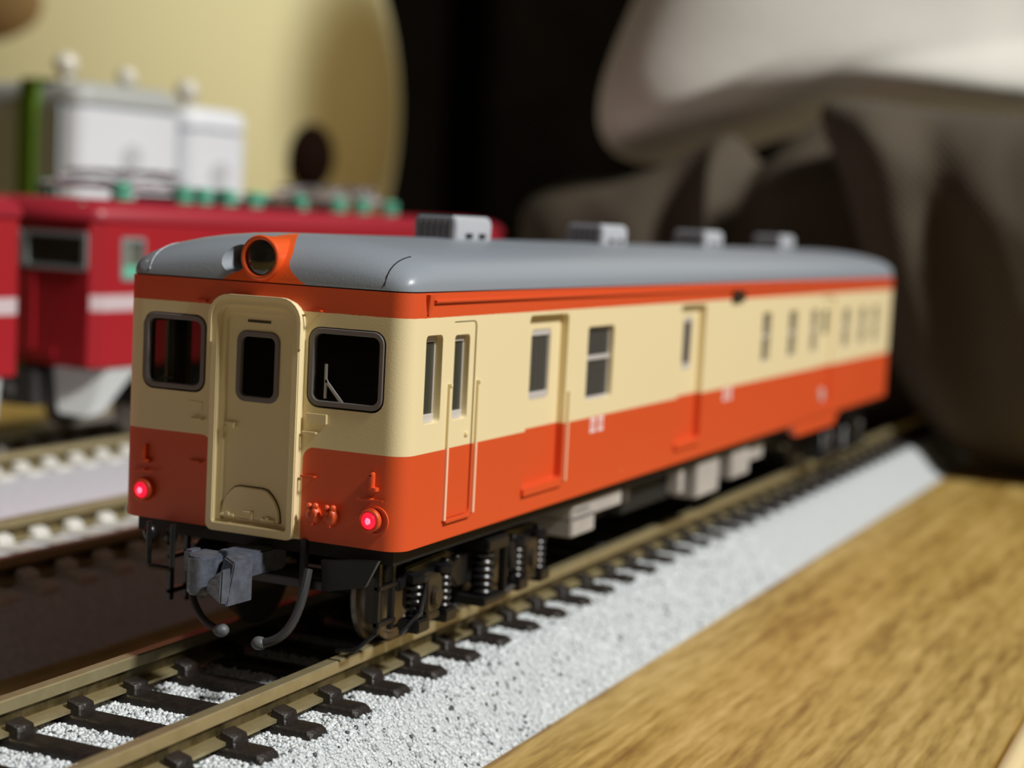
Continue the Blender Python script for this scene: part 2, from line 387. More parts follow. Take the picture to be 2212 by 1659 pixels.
# loose-looking grains moulded over the roadbed near the camera
def grains(parent, count, xr, yr, size, zfun, mats, probs, name='ballast_grains'):
    a = (1 + 5 ** .5) / 2
    iv = np.array([(-1, a, 0), (1, a, 0), (-1, -a, 0), (1, -a, 0), (0, -1, a), (0, 1, a), (0, -1, -a), (0, 1, -a), (a, 0, -1), (a, 0, 1), (-a, 0, -1), (-a, 0, 1)]) / math.hypot(1, a)
    it = np.array([(0, 11, 5), (0, 5, 1), (0, 1, 7), (0, 7, 10), (0, 10, 11), (1, 5, 9), (5, 11, 4), (11, 10, 2), (10, 7, 6), (7, 1, 8), (3, 9, 4), (3, 4, 2), (3, 2, 6), (3, 6, 8), (3, 8, 9), (4, 9, 5), (2, 4, 11), (6, 2, 10), (8, 6, 7), (9, 8, 1)])
    u = rng.random(count) ; y = yr[0] + (yr[1] - yr[0]) * u; x = xr[0] + (xr[1] - xr[0]) * rng.random(count)
    z, keep = zfun(x, y); x, y, z = x[keep], y[keep], z[keep]; n = len(x)
    rad = rng.uniform(size[0], size[1], n)
    ax = rng.uniform(.6, 1.25, (n, 1, 3)); v = iv[None] * ax * rng.uniform(.8, 1.2, (n, 12, 1))
    th = rng.uniform(0, 2 * PI, n); c, s_ = np.cos(th)[:, None], np.sin(th)[:, None]
    ph = rng.uniform(0, 2 * PI, n); c2, s2 = np.cos(ph)[:, None], np.sin(ph)[:, None]
    v = np.stack([v[..., 0] * c - v[..., 1] * s_, v[..., 0] * s_ + v[..., 1] * c, v[..., 2]], -1)
    v = np.stack([v[..., 0], v[..., 1] * c2 - v[..., 2] * s2, v[..., 1] * s2 + v[..., 2] * c2], -1)
    v = v * rad[:, None, None] + np.stack([x, y, z + rad * .15], -1)[:, None, :]
    tri = (it[None] + 12 * np.arange(n)[:, None, None]).reshape(-1)
    me = bpy.data.meshes.new(name); me.vertices.add(12 * n); me.vertices.foreach_set('co', (v.reshape(-1) * S).astype(np.float32))
    me.loops.add(len(tri)); me.loops.foreach_set('vertex_index', tri.astype(np.int32)); me.polygons.add(20 * n)
    me.polygons.foreach_set('loop_start', np.arange(0, 60 * n, 3, dtype=np.int32)); me.polygons.foreach_set('loop_total', np.full(20 * n, 3, dtype=np.int32))
    for m in mats: me.materials.append(m)
    mi = rng.choice(len(mats), n, p=probs); me.polygons.foreach_set('material_index', np.repeat(mi, 20).astype(np.int32))
    me.update(calc_edges=True); me.validate()
    o = link(name, me, parent); o['kind'] = 'stuff'; return o
def zbed(x, y):
    ax = np.abs(x); z = np.where(ax < 8.2, -2.28, np.interp(ax, [8.2, 9.1, 11.3, 12.5], [-2.28, -2.78, -5.2, -6.0]))
    ph = (y - (-9.825)) / 4.65; d = np.abs(ph - np.round(ph)) * 4.65
    return z, ~((d < .95) & (ax < 7.95))
gm = [MT['grain_white'], MT['grain_clear'], MT['grain_grey'], MT['grain_dark']]
grains(tr, 34000, (-8.6, 12.45), (-48, 16), (.085, .175), zbed, gm, [.78, .12, .07, .03])
grains(tr, 11000, (3, 12.4), (16, 70), (.10, .20), zbed, gm, [.80, .12, .06, .02])

dt = thing('double_track', 'double track with pale concrete-coloured sleepers and rails left of the railcar', 'model track', (0, 0, 0))
roadbed(dt, -79.5, -21.2, -70, 300, -2.0, MT['ballast2'])
for cx in (-32.6, -66.0):
    for sx in (-1, 1):
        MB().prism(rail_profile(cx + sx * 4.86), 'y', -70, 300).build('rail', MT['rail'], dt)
base = sleeper_mesh('sleeper', MT['concrete'], w=2.3, hl=7.9, top=-1.65).build('sleeper', MT['concrete'], dt, bevel=.15, seg=1, loc=(-32.6, -4, 0))
for cx, ya, yb in ((-32.6, 0, 150), (-66.0, -4, 210)):
    y = ya
    while y < yb:
        if not (cx == -32.6 and y == -4):
            o = base.copy(); COL.objects.link(o); o.parent = dt; o.location = (cx * S, y * S, 0)
        y += 4.15

# ------------------------------------------------------------------ the railcar
rc = thing('railcar', 'cream and orange-red model railcar with grey roof and glowing red tail lamps', 'model train', (0, 0, 0))
L = 122.5; W = 9.4; ZB = 6.82; ZE = 20.93
def plan(inset, r=1.15, n=6):
    return rr(-W + inset, W - inset, inset, L - inset, max(r - inset, .25), n)
b = MB(); b.ring(plan(0), plan(.7), 'z', ZB, ZE)
body = b.build('body', [MT['livery'], MT['dark']], rc)
# openings
side_win = [(2.0, 4.0, 13.65, 18.6)]                       # cab side window
door_hole = (5.15, 8.28, 7.95, 19.28)
slide = [(15.8, 22.0, 8.3, 19.32), (44.6, 50.7, 8.3, 19.32)]
big_win = [(25.5, 30.3, 13.2, 18.3)]
pass_win = [(67.4, 69.9, 13.55, 18.15), (76.3, 78.9, 13.55, 18.1), (84.6, 86.9, 13.6, 18.0), (97.9, 100.6, 13.5, 17.8), (105.6, 108.2, 13.5, 17.8), (112.0, 114.6, 13.5, 17.8)]
pdoor = (88.2, 93.6, 7.95, 19.2)
c = MB()
for (a, d, z0, z1) in side_win + big_win + pass_win:
    for s in (-1, 1): c.prism(rr(a, d, z0, z1, .28), 'x', s * 8.0, s * 10.5)
for (a, d, z0, z1) in slide + [door_hole, pdoor]:
    for s in (-1, 1): c.prism(rr(a, d, z0, z1, .35), 'x', s * 8.0, s * 10.5)
FW = {'l': (-8.02, -3.62, 14.42, 18.88), 'r': (3.12, 8.02, 14.3, 18.78)}
for k in FW: c.prism(rr(*FW[k], .75, 5), 'y', -.8, 1.1)
c.prism(rr(-2.05, 2.05, 7.3, 19.3, .3), 'y', -.8, 1.1)       # gangway door opening
boolean(body, c)
for p in body.data.polygons:      # the inside of the shell is unpainted dark plastic
    q = p.center / S
    if abs(q.x) < 8.75 and .66 < q.y < L - .66: p.material_index = 1
# lowered skirt under the passenger door and its mirror
for s in (-1, 1):
    MB().prism([(79.6, 6.9), (81.6, 5.55), (96.6, 5.45), (98.6, 6.9)], 'x', s * 8.75, s * 9.4).build('step_skirt', MT['livery'], rc)
# roof
def sect(y):
    h = (1 - (1 - min(max(y, 0), 4.2) / 4.2) ** 2.3) ** (1 / 2.3) if y < 4.2 else 1.0
    if y > L - 1.6: yy = L - y; h = (1 - (1 - max(yy, 0) / 1.6) ** 2.3) ** (1 / 2.3)
    h = max(h, .0)
    yy = min(y, L - y); r = 1.25
    wd = W - r + math.sqrt(max(r * r - (r - min(yy, r)) ** 2, 0)) - .06
    P = [(9.4, 0), (9.4, .45), (9.3, .85), (9.05, 1.2), (8.65, 1.52), (8.1, 1.80), (7.3, 2.04), (6.2, 2.28), (4.8, 2.50), (3.2, 2.66), (1.6, 2.75), (0, 2.78)]
    q = [(x / 9.4 * wd, 21.0 + z * (h * .93 + .07)) for x, z in P]
    return q, y
st = [0, .08, .25, .5, .85, 1.3, 1.8, 2.4, 3.1, 3.8, 4.6] + list(np.linspace(8, L - 8, 12)) + [L - 3, L - 1.7, L - 1.1, L - .7, L - .4, L - .1, L]
rings = []
for y in st:
    q, yy = sect(y)
    rings.append([(x, yy, z) for x, z in q] + [(-x, yy, z) for x, z in q[-2::-1]])
b = MB(); b.loft(rings); roof = b.build('roof', MT['roof'], rc, smooth=40)
c = MB(); c.cyl((-2.05, -.3, 22.32), (-2.05, 1.7, 22.32), 1.0, 24, .52); boolean(roof, c)
me = roof.data; me.set_sharp_from_angle(angle=math.radians(45))
b = MB(); b.cyl((-1.85, 1.28, 22.32), (-1.85, 1.9, 22.32), .50, 24); b.build('marker_recess', MT['dark'], roof)
b = MB(); b.prism(plan(.14), 'z', 20.85, 21.03); b.build('roof_gap', MT['blackmatte'], rc)
# moulding seams across the roof front
for sx, mm_ in ((7.75, 'blackmatte'), (-7.75, 'vent')):
    pts = []
    for y in (0.02, .25, .6, 1.0, 1.5, 2.1, 2.8):
        q, _ = sect(y); xs = [p[0] for p in q][::-1]; zs = [p[1] for p in q][::-1]
        pts.append((sx, y, float(np.interp(abs(sx), xs, zs))))
    MB().tube(pts, .045, 6).build('seam', MT[mm_], roof)
# rain gutters with end brackets
for s in (-1, 1):
    g = MB(); g.prism([(s * 9.35, 20.30), (s * 9.60, 20.42), (s * 9.60, 20.52), (s * 9.35, 20.56)], 'y', 2.7, L - 2); g.build('rain_gutter', MT['red'], rc)
    g = MB(); g.hexa([(s * 9.35, 1.9, 19.75), (s * 9.5, 1.95, 19.75), (s * 9.5, 2.15, 19.75), (s * 9.35, 2.2, 19.75), (s * 9.35, 1.75, 20.85), (s * 9.68, 1.75, 20.85), (s * 9.68, 2.35, 20.85), (s * 9.35, 2.35, 20.85)]); g.build('gutter_bracket', MT['red'], rc)
# underframe, floor, interior mass
b = MB(); b.box(-8.6, 8.6, .8, L - .8, 5.9, 7.6); b.build('underframe', MT['blackmatte'], rc)
b = MB(); b.box(-7.6, 7.6, 1.6, L - 2, 7.6, 11.5); b.box(-3, 3, 9, 12, 11.5, 20.5); b.box(-8.6, 8.6, 51.8, 52.6, 7.6, 20.5); b.build('interior_fittings', MT['dark'], rc)
for x, y in ((-7.0, 1.3), (-6.3, 4.6), (6.0, 5.0)):
    MB().box(x - .22, x + .22, y, y + .4, 11.4, 20.6).build('cab_pillar', MT['darkgrey'], rc)
b = MB(); b.tube([(-7.4, .95, 14.6), (-7.4, .95, 14.95), (-6.6, 1.0, 15.0)], .06, 6); b.build('cab_light_guide', MT['sash'], rc)
b = MB(); b.hexa([(3.6, 1.0, 11.5), (7.9, 1.0, 11.5), (7.9, 3.2, 11.5), (3.6, 3.2, 11.5), (4.4, 1.0, 14.7), (7.9, 1.0, 14.9), (7.9, 3.0, 15.6), (4.4, 3.0, 15.3)]); b.build('driver_desk', MT['dark'], rc)

# front windows: rim and pane
for k, (a, d, z0, z1) in FW.items():
    f = MB(); f.ring(rr(a + .10, d - .10, z0 + .12, z1 - .06, .68, 5), rr(a + .40, d - .38, z0 + .42, z1 - .36, .42, 5), 'y', -.06, .45); fr = f.build('window_frame', MT['rim'], rc, bevel=.04, seg=1)
    MB().prism(rr(a + .3, d - .3, z0 + .3, z1 - .3, .4, 5), 'y', .18, .26).build('pane', MT['glass'], fr)
# wiper on the right pane
b = MB(); b.box(4.22, 4.36, .02, .12, 14.85, 16.75); b.hexa([(4.26, .0, 15.75), (4.40, .0, 15.68), (4.40, .08, 15.68), (4.26, .08, 15.75), (4.28, .0, 15.95), (4.44, .0, 15.90), (4.44, .08, 15.90), (4.28, .08, 15.95)])
b.hexa([(4.28, .0, 15.75), (5.42, .0, 14.50), (5.42, .1, 14.50), (4.28, .1, 15.75), (4.30, .0, 15.95), (5.60, .0, 14.56), (5.60, .1, 14.56), (4.30, .1, 15.95)])
b.build('wiper', MT['wiper'], rc)
# gangway frame and door
def arch(hw, z0, z1, rt, rb):
    pts = []
    for cx, cz, r, a0 in ((hw - rt, z1 - rt, rt, 0), (-hw + rt, z1 - rt, rt, 90), (-hw + rb, z0 + rb, rb, 180), (hw - rb, z0 + rb, rb, 270)):
        for i in range(7):
            a = math.radians(a0 + 15 * i); pts.append((cx + r * math.cos(a), cz + r * math.sin(a)))
    return pts
b = MB(); b.ring(arch(2.92, 6.78, 20.12, 1.25, .45), arch(2.44, 7.3, 19.62, .85, .12), 'y', -.62, .2)
b.build('gangway_frame', MT['cream'], rc, bevel=.06)
b = MB(); b.ring(arch(2.5, 7.25, 19.7, .85, .1), arch(2.05, 7.42, 19.15, .5, .1), 'y', -.30, .3)
b.build('door_surround', MT['cream'], rc, bevel=.05)
ao = arch(3.04, 17.5, 20.24, 1.32, .02)[:14]; ai = arch(2.84, 17.5, 20.04, 1.2, .02)[:14]
ao = [(3.04, 17.5)] + ao + [(-3.04, 17.5)]; ai = [(2.84, 17.5)] + ai + [(-2.84, 17.5)]
b = MB(); b.loft([[(ao[i][0], -.76, ao[i][1]), (ai[i][0], -.76, ai[i][1]), (ai[i][0], -.5, ai[i][1]), (ao[i][0], -.5, ao[i][1])] for i in range(len(ao))])
dfr = b.build('gangway_hood', MT['cream'], rc)
gd = MB(); gd.ring(arch(2.08, 7.38, 19.2, .5, .08), rr(-1.42, 1.42, 14.28, 18.22, .62, 6) if False else [(x, z) for x, z in arch(1.42, 14.28, 18.22, .62, .62)], 'y', -.16, .2)
door = gd.build('gangway_door', MT['cream'], rc)
b = MB(); b.ring(arch(1.42, 14.25, 18.25, .62, .62), arch(1.10, 14.58, 17.92, .35, .35), 'y', -.26, .1); b.build('window_rim', MT['rim'], door, bevel=.05, seg=1)
MB().prism(arch(1.15, 14.5, 18.0, .35, .35), 'y', -.02, .04).build('pane', MT['glass'], door)
b = MB(); b.box(-.75, .75, -.2, -.1, 18.72, 18.86); b.build('door_vent', MT['brown_black'], door)
b = MB(); b.box(-1.95, -1.35, -.42, -.3, 12.88, 13.0); b.box(-1.47, -1.35, -.42, -.1, 12.72, 13.0); b.box(-1.95, -1.88, -.42, -.1, 12.88, 13.0); b.build('door_handle', MT['cream'], door, bevel=.02)
# fold-down gangplate, a half disc hinged at the door foot
fp = [(-2.03, 7.62)] + [(-2.03 + 1.93 - 1.93 * math.cos(a), 7.8 + 1.86 * math.sin(a)) for a in np.linspace(.0, PI, 17)] + [(1.83, 7.62)]
fp = [(x, min(z, 9.42)) for x, z in fp]
b = MB(); b.prism(fp, 'y', -.34, -.16); gp = b.build('gangplate', MT['cream'], rc, bevel=.05)
b = MB(); b.prism([(x * 1.035 + .0, 8.4 + (z - 8.4) * 1.06) for x, z in fp], 'y', -.185, -.12); b.build('plate_gap', MT['brown_black'], gp)
b = MB()
for x in (-1.55, 1.15):
    b.cyl((x - .45, -.42, 7.72), (x + .45, -.42, 7.72), .09, 8); b.box(x - .12, x + .12, -.5, -.3, 7.65, 7.9); b.box(x - .42, x - .25, -.47, -.3, 7.66, 7.82); b.box(x + .25, x + .42, -.47, -.3, 7.66, 7.82)
b.box(-.55, .12, -.46, -.32, 7.98, 8.08); b.box(.0, .12, -.46, -.32, 7.62, 8.08)
b.build('hinge', MT['cream'], gp, bevel=.02)
# grab irons and number plates on the front
def grab(x0, x1, z, m):
    b = MB(); b.box(x0, x1, -.30, -.20, z - .06, z + .06); b.box(x0, x0 + .1, -.28, .05, z - .05, z + .05); b.box(x1 - .1, x1, -.28, .05, z - .05, z + .05)
    b.build('grab_iron', m, rc, bevel=.02)
for z, m in ((12.9, 'cream'), (10.45, 'red'), (19.64, 'red')):
    grab(3.08, 3.98, z, MT[m]); grab(-4.40, -3.62, z + .05, MT[m])
b = MB(); b.box(3.2, 4.55, -.16, .05, 13.42, 13.98); b.build('plate_holder', MT['cream'], rc, bevel=.03)
b = MB(); b.box(-4.75, -3.75, -.03, .05, 13.4, 13.95); b.build('plate_holder', MT['cream'], rc, bevel=.02)
for s, x in ((1, 7.60), (-1, -7.60)):
    b = MB(); b.cyl((x, -.34, 8.47), (x, .1, 8.47), .66, 28); b.torus((x, -.34, 8.47), .56, .11, 'y', 28, 8); tl = b.build('tail_lamp', MT['red'], rc)
    if s > 0:
        MB().ring(circ(x + .25, 8.45, .80, 24), circ(x + .25, 8.45, .68, 24), 'y', -.12, .02).build('lamp_collar', MT['red'], tl)
    b = MB(); b.sphere((x, -.34, 8.47), .47, 14, (1, .55, 1)); b.build('lens', MT['lamp_red'], tl)
    b = MB(); b.sphere((x + .02, -.52, 8.47), .23, 10, (1, .4, 1)); b.build('lens_core', MT['lamp_core'], tl)
    b = MB(); b.box(x - .14, x + .10, -.36, .05, 10.2, 11.02); b.cyl((x - .02, -.36, 10.98), (x - .02, .05, 10.98), .13, 12); b.box(x - .10, x + .36, -.42, .05, 10.05, 10.3); b.build('lamp_bracket', MT['red'], rc, bevel=.05)
    b = MB(); b.box(x - .82, x + .82, -.40, -.30, 9.54, 9.66); b.box(x - .06, x + .06, -.38, .05, 9.52, 9.68); b.build('step_bar', MT['red'], rc, bevel=.03)
for x in (3.98, 5.10):
    b = MB(); b.sphere((x, -.12, 8.35), .45, 12, (1, 1, 1.15)); b.sphere((x - .22, -.30, 8.86), .17, 8); b.sphere((x + .20, -.32, 8.88), .19, 8); b.sphere((x + .22, -.5, 8.5), .2, 8, (1, .7, 1.4)); b.box(x - .1, x + .1, -.45, 0, 7.8, 8.1)
    b.build('jumper_socket', MT['red'], rc)
# headlight
b = MB(); b.ring(circ(0, 22.36, 1.20, 36), circ(0, 22.36, 1.0, 36), 'y', -.30, 3.6); b.torus((0, -.30, 22.36), 1.13, .135, 'y', 36, 10)
hl = b.build('headlight', MT['livery'] if False else mat('headlight_orange_paint', (.74, .10, .02), .32), rc)
b = MB(); b.cyl((0, .30, 22.36), (0, .4, 22.36), 1.02, 32); b.build('reflector', MT['dark'], hl)
b = MB(); b.sphere((0, -.20, 22.36), 1.02, 18, (1, .14, 1)); b.build('lens', MT['lens'], hl)
# front steps, valance gear under the front beam
b = MB(); b.tube([(-6.3, -1.2, 6.9), (-6.3, -1.2, 4.45), (-6.2, -1.2, 4.3), (-4.75, -1.2, 4.3), (-4.65, -1.2, 4.45), (-4.65, -1.2, 6.9)], .16, 8); b.build('front_step', MT['black'], rc)
b = MB()
for x in (-6.6, -5.2): b.sphere((x, -.7, 6.1), .42, 10, (1, 1, 1.3))
b.build('pipe_cap', MT['black'], rc)
# coupler: knuckle head with guard arm
b = MB()
b.box(-1.0, 1.0, -2.6, 2.0, 4.6, 6.0)
cp = b.build('coupler', MT['coupler'], rc, bevel=.12)
b = MB(); b.prism([(x, y) for x, y in [(-1.65, -3.2), (-1.6, -3.8), (-1.4, -4.3), (-1.1, -4.6), (-.75, -4.7), (-.4, -4.6), (-.1, -4.3), (0, -3.8), (-.02, -3.0), (-.1, -2.4), (-1.65, -2.4)]], 'z', 3.95, 6.1)
b.box(-2.35, -1.75, -3.4, -2.3, 4.9, 6.1); b.build('knuckle', MT['coupler'], cp, bevel=.12)
b = MB(); b.hexa([(.25, -4.2, 4.0), (1.55, -4.8, 3.6), (1.7, -2.5, 3.6), (.25, -2.5, 4.2), (.25, -3.2, 6.0), (1.45, -4.0, 5.9), (1.7, -2.5, 6.05), (.25, -2.5, 6.1)])
b.hexa([(.1, -4.6, 4.3), (1.3, -5.0, 3.8), (1.55, -4.4, 3.6), (.4, -3.9, 4.1), (.15, -4.6, 4.9), (1.35, -5.0, 5.7), (1.55, -4.4, 5.8), (.4, -3.9, 4.95)])
b.build('guard_arm', MT['coupler'], cp, bevel=.08)
b = MB(); b.box(-.35, .25, -2.9, -2.3, 5.2, 6.25); b.build('lock_pin', MT['coupler'], cp, bevel=.05)
def bez(p, n=14):
    out = []
    for i in range(n + 1):
        t = i / n; a = [(1 - t) ** 3, 3 * t * (1 - t) ** 2, 3 * t * t * (1 - t), t ** 3]
        out.append(tuple(sum(a[k] * p[k][j] for k in range(4)) for j in range(3)))
    return out
h = MB(); h.tube(bez([(4.6, -1.5, 5.6), (4.7, -2.2, 3.6), (4.6, -2.9, 1.9), (2.9, -3.1, 1.55)]), .26, 10); ho = h.build('brake_hose', MT['hose'], rc)
MB().sphere((2.65, -3.1, 1.5), .42, 10, (1.1, 1, .9)).build('hose_coupling', MT['hose_end'], ho)
h = MB(); h.tube(bez([(-3.0, -1.5, 4.6), (-2.7, -2.4, 3.4), (-1.6, -2.9, 2.1), (-.2, -3.1, 1.9)]), .22, 10); ho = h.build('brake_hose', MT['hose'], rc)
MB().sphere((.15, -3.1, 1.85), .42, 10, (1.1, 1, .9)).build('hose_coupling', MT['hose_end'], ho)
b = MB(); b.hexa([(5.0, -.6, 4.2), (7.4, -.2, 4.7), (7.4, .2, 4.7), (5.0, -.2, 4.2), (4.8, -.6, 6.0), (8.2, -.2, 6.3), (8.2, .2, 6.3), (4.8, -.2, 6.0)]); b.box(3.2, 3.6, -.2, .2, 3.8, 6.9); b.box(-2.6, 4.4, .4, .8, 4.0, 4.5); b.build('life_guard', MT['black'], rc, bevel=.05)

# side details, both sides
def at(s, b): return b
for s in (1, -1):
    X = lambda v: s * v
    def bx(b, x0, x1, *r): b.box(min(X(x0), X(x1)), max(X(x0), X(x1)), *r)
    # crew door, slightly set back, with its own window
    a, d, z0, z1 = door_hole
    def slab(name, a, d, z0, z1, xo, th, win, r=.3, wr=.25):
        b = MB(); b.prism(rr(a, d, z0, z1, r), 'x', X(xo), X(xo - th))
        o = b.build(name, MT['livery'], rc)
        c = MB(); c.prism(rr(*win, wr), 'x', X(xo + 1), X(xo - th - 1)); boolean(o, c); return o
    cdoor = slab('crew_door', a + .07, d - .07, z0 + .05, z1 - .07, 9.33, .6, (5.62, 7.55, 13.6, 18.5))
    def sash(par, a, d, z0, z1, xo, mid=None, glassm='glass_dark', th=.28, rail=.42):
        b = MB()
        bx(b, xo, xo - th, a, d, z1 - rail, z1); bx(b, xo, xo - th, a, d, z0, z0 + rail * 1.15)
        b.v, b.f, b.m = b.v, b.f, b.m
        bx(b, xo - .05, xo - th, a, a + .1, z0, z1); bx(b, xo - .05, xo - th, d - .1, d, z0, z1)
        if mid: bx(b, xo + .02, xo - th, a, d, mid - .16, mid + .16)
        o = b.build('window_sash', MT['sash'], par, bevel=.03, seg=1)
        b = MB(); bx(b, xo - .12, xo - .16, a, d, z0, z1); b.build('pane', MT[glassm], o)
        return o
    sash(rc, 2.0, 4.0, 13.65, 18.6, 9.0); sash(cdoor, 5.62, 7.55, 13.6, 18.5, 9.0)
    b = MB(); bx(b, 9.2, 9.45, 7.35, 7.75, 12.55, 12.8); b.build('door_knob', MT['cream'], cdoor, bevel=.05)
    # grab rails beside the door
    for y in (4.92, 8.58):
        b = MB(); bx(b, 9.38, 9.58, y - .10, y + .10, 12.1, 15.75); bx(b, 9.38, 9.66, y - .09, y + .09, 15.6, 15.8); o = b.build('grab_rail', MT['cream'], rc, bevel=.02, seg=1)
        b = MB(); bx(b, 9.38, 9.58, y - .10, y + .10, 7.95, 12.1); o2 = b.build('salmon_lower_rail', MT['salmon'], o, bevel=.02, seg=1); o2['label'] = 'salmon-coloured lower half of the grab rail'
    b = MB(); bx(b, 9.36, 9.62, 4.95, 8.2, 7.78, 7.98); b.build('door_step', MT['red'], rc, bevel=.03)
    # sliding luggage doors in deep recesses
    for (a, d, z0, z1), win in zip(slide, ((17.35, 20.4, 13.85, 18.35), (46.9, 49.0, 14.1, 18.3))):
        sd = slab('sliding_door', a - .3, d + .3, z0 + .02, z1 + .25, 8.84, .25, win, .05)
        sash(sd, *win, 8.80)
        b = MB()
        for k in range(4):
            y = win[0] + (win[1] - win[0]) * (k + 1) / 5; b.cyl((X(8.70), y, win[2]), (X(8.70), y, win[3]), .055, 6)
        b.build('window_guard', MT['rim'], sd)
        b = MB(); b.hexa([(X(8.8), a - .2, z0 - .35), (X(9.62), a - .2, z0 - .35), (X(9.62), d - .2, z0 - .35), (X(8.8), d - .2, z0 - .35), (X(8.8), a - .2, z0 + .12), (X(9.58), a - .2, z0 + .12), (X(9.58), d - .2, z0 + .12), (X(8.8), d - .2, z0 + .12)]); b.build('door_sill', MT['red'], rc, bevel=.04)
        if a < 30:
            b = MB(); bx(b, 9.38, 9.62, d + .25, d + .42, 12.05, 14.2); o = b.build('grab_rail', MT['cream'], rc, bevel=.02, seg=1)
            b = MB(); bx(b, 9.38, 9.62, d + .25, d + .42, z0 - .1, 12.05); o2 = b.build('salmon_lower_rail', MT['salmon'], o, bevel=.02, seg=1); o2['label'] = 'salmon-coloured lower part of the grab rail'
    a, d, z0, z1 = big_win[0]
    so = sash(rc, a, d, z0, z1, 9.12, mid=16.1, rail=.2)
    b = MB()
    for k in range(9):
        y = a + (d - a) * (k + 1) / 10; b.cyl((X(9.03), y, z0), (X(9.03), y, z1), .04, 6)
    b.build('window_guard', MT['rim'], so)
    for (a, d, z0, z1) in pass_win: sash(rc, a, d, z0, z1, 9.15, mid=(z0 + z1) / 2 + .1, rail=.15)
    a, d, z0, z1 = pdoor
    pd = slab('passenger_door', a - .2, d + .2, z0 + .03, z1 + .2, 9.2, .4, (90.0, 92.0, 15.3, 17.9), .1)
    b = MB(); bx(b, 9.1, 9.0, 89.9, 92.1, 15.2, 18.0); b.build('pane', MT['glass_dark'], pd)
    b = MB(); b.prism(circ(91.0, 9.0, .75, 16), 'x', X(9.15), X(9.35)); b.build('door_emblem', MT['sash'], pd)
    b = MB(); bx(b, 9.35, 9.75, 57.4, 60.4, 19.35, 20.2); b.build('side_lamp', MT['brown_black'], rc, bevel=.1)
    # two small white painted legends (too blurred in the photo to read)
    for yc, zc in ((27.9, 11.48), (57.8, 11.45)):
        b = MB()
        for g in (-.72, .72):
            for q in (-.42, .42): bx(b, 9.385, 9.41, yc + g - .52, yc + g + .52, zc + q - .09, zc + q + .09)
            for q in (-.36, .0, .36): bx(b, 9.385, 9.412, yc + g + q - .09, yc + g + q + .09, zc - .5, zc + .5)
        o = b.build('white_lettering', MT['white'], rc)
# roof ventilators
for y in (23.2, 49.5, 75.8, 102.1):
    b = MB(); y0, y1 = y - 2.75, y + 2.75
    b.loft([[(-1.55, yy, 23.55), (1.55, yy, 23.55), (1.6, yy, 24.9), (1.35, yy, 25.3), (-1.35, yy, 25.3), (-1.6, yy, 24.9)] for yy in (y0, y1)])
    v = b.build('roof_ventilator', MT['vent'], rc, bevel=.12)
    b = MB()
    for q in (-1.25, .75):
        b.box(1.5, 1.63, y + q, y + q + 1.0, 23.85, 24.15)
    b.build('vent_opening', MT['blackmatte'], v)
    b = MB(); b.box(-1.35, 1.35, y0 - .06, y0 + .05, 23.8, 25.0)
    gr = b.build('end_grille', MT['rim'], v)
    b = MB()
    for k in range(6): b.box(-1.25 + k * .46, -1.05 + k * .46, y0 - .14, y0, 23.8, 25.0)
    b.build('grille_bar', MT['rim'], gr)
# underfloor equipment
def eq(name, x0, x1, y0, y1, z0, z1, m='equip', par=None):
    b = MB(); b.box(x0, x1, y0, y1, z0, z1); return b.build(name, MT[m], par or rc, bevel=.12)
for s in (1, -1):
    A = lambda a, b_: (min(s * a, s * b_), max(s * a, s * b_))
    e1 = eq('equipment_box', *A(4.5, 8.3), 27.0, 36.6, 4.6, 6.6)
    eq('lower_tank', *A(4.5, 8.35), 27.0, 31.2, 3.45, 4.75, par=e1); b = MB(); b.box(*A(8.2, 8.42), 27.3, 31.0, 4.72, 4.86); b.box(*A(8.2, 8.42), 27.4, 30.0, 5.3, 5.38); b.build('box_seam', MT['rim'], e1)
    eq('bracket', *A(6.5, 8.1), 37.6, 38.8, 4.4, 6.6, 'darkgrey'); eq('bracket', *A(7, 8.2), 49.9, 51.2, 3.6, 6.6, 'equip'); eq('dark_tank', *A(2, 7.2), 39.5, 52.5, 3.2, 6.6, 'blackmatte')
    eq('equipment_box', *A(4.5, 8.3), 54.2, 60.4, 2.7, 6.6); eq('equipment_box', *A(4.5, 8.3), 64.0, 69.4, 3.2, 6.6); e = eq('equipment_box', *A(4.0, 7.8), 71.0, 75.5, 4.0, 6.6)
    eq('dark_tank', *A(1, 6), 62.5, 76, 2.6, 6.5, 'blackmatte')
eq('engine_block', -4, 4, 27, 74, 2.2, 6.6, 'blackmatte')
def if_s(b, s, yc):
    if s > 0: b.tube([(s * 7.1, yc - 12.4, 1.7), (s * 6.2, yc - 13.2, .7), (s * 5.0, yc - 13.3, .55)], .14, 6)
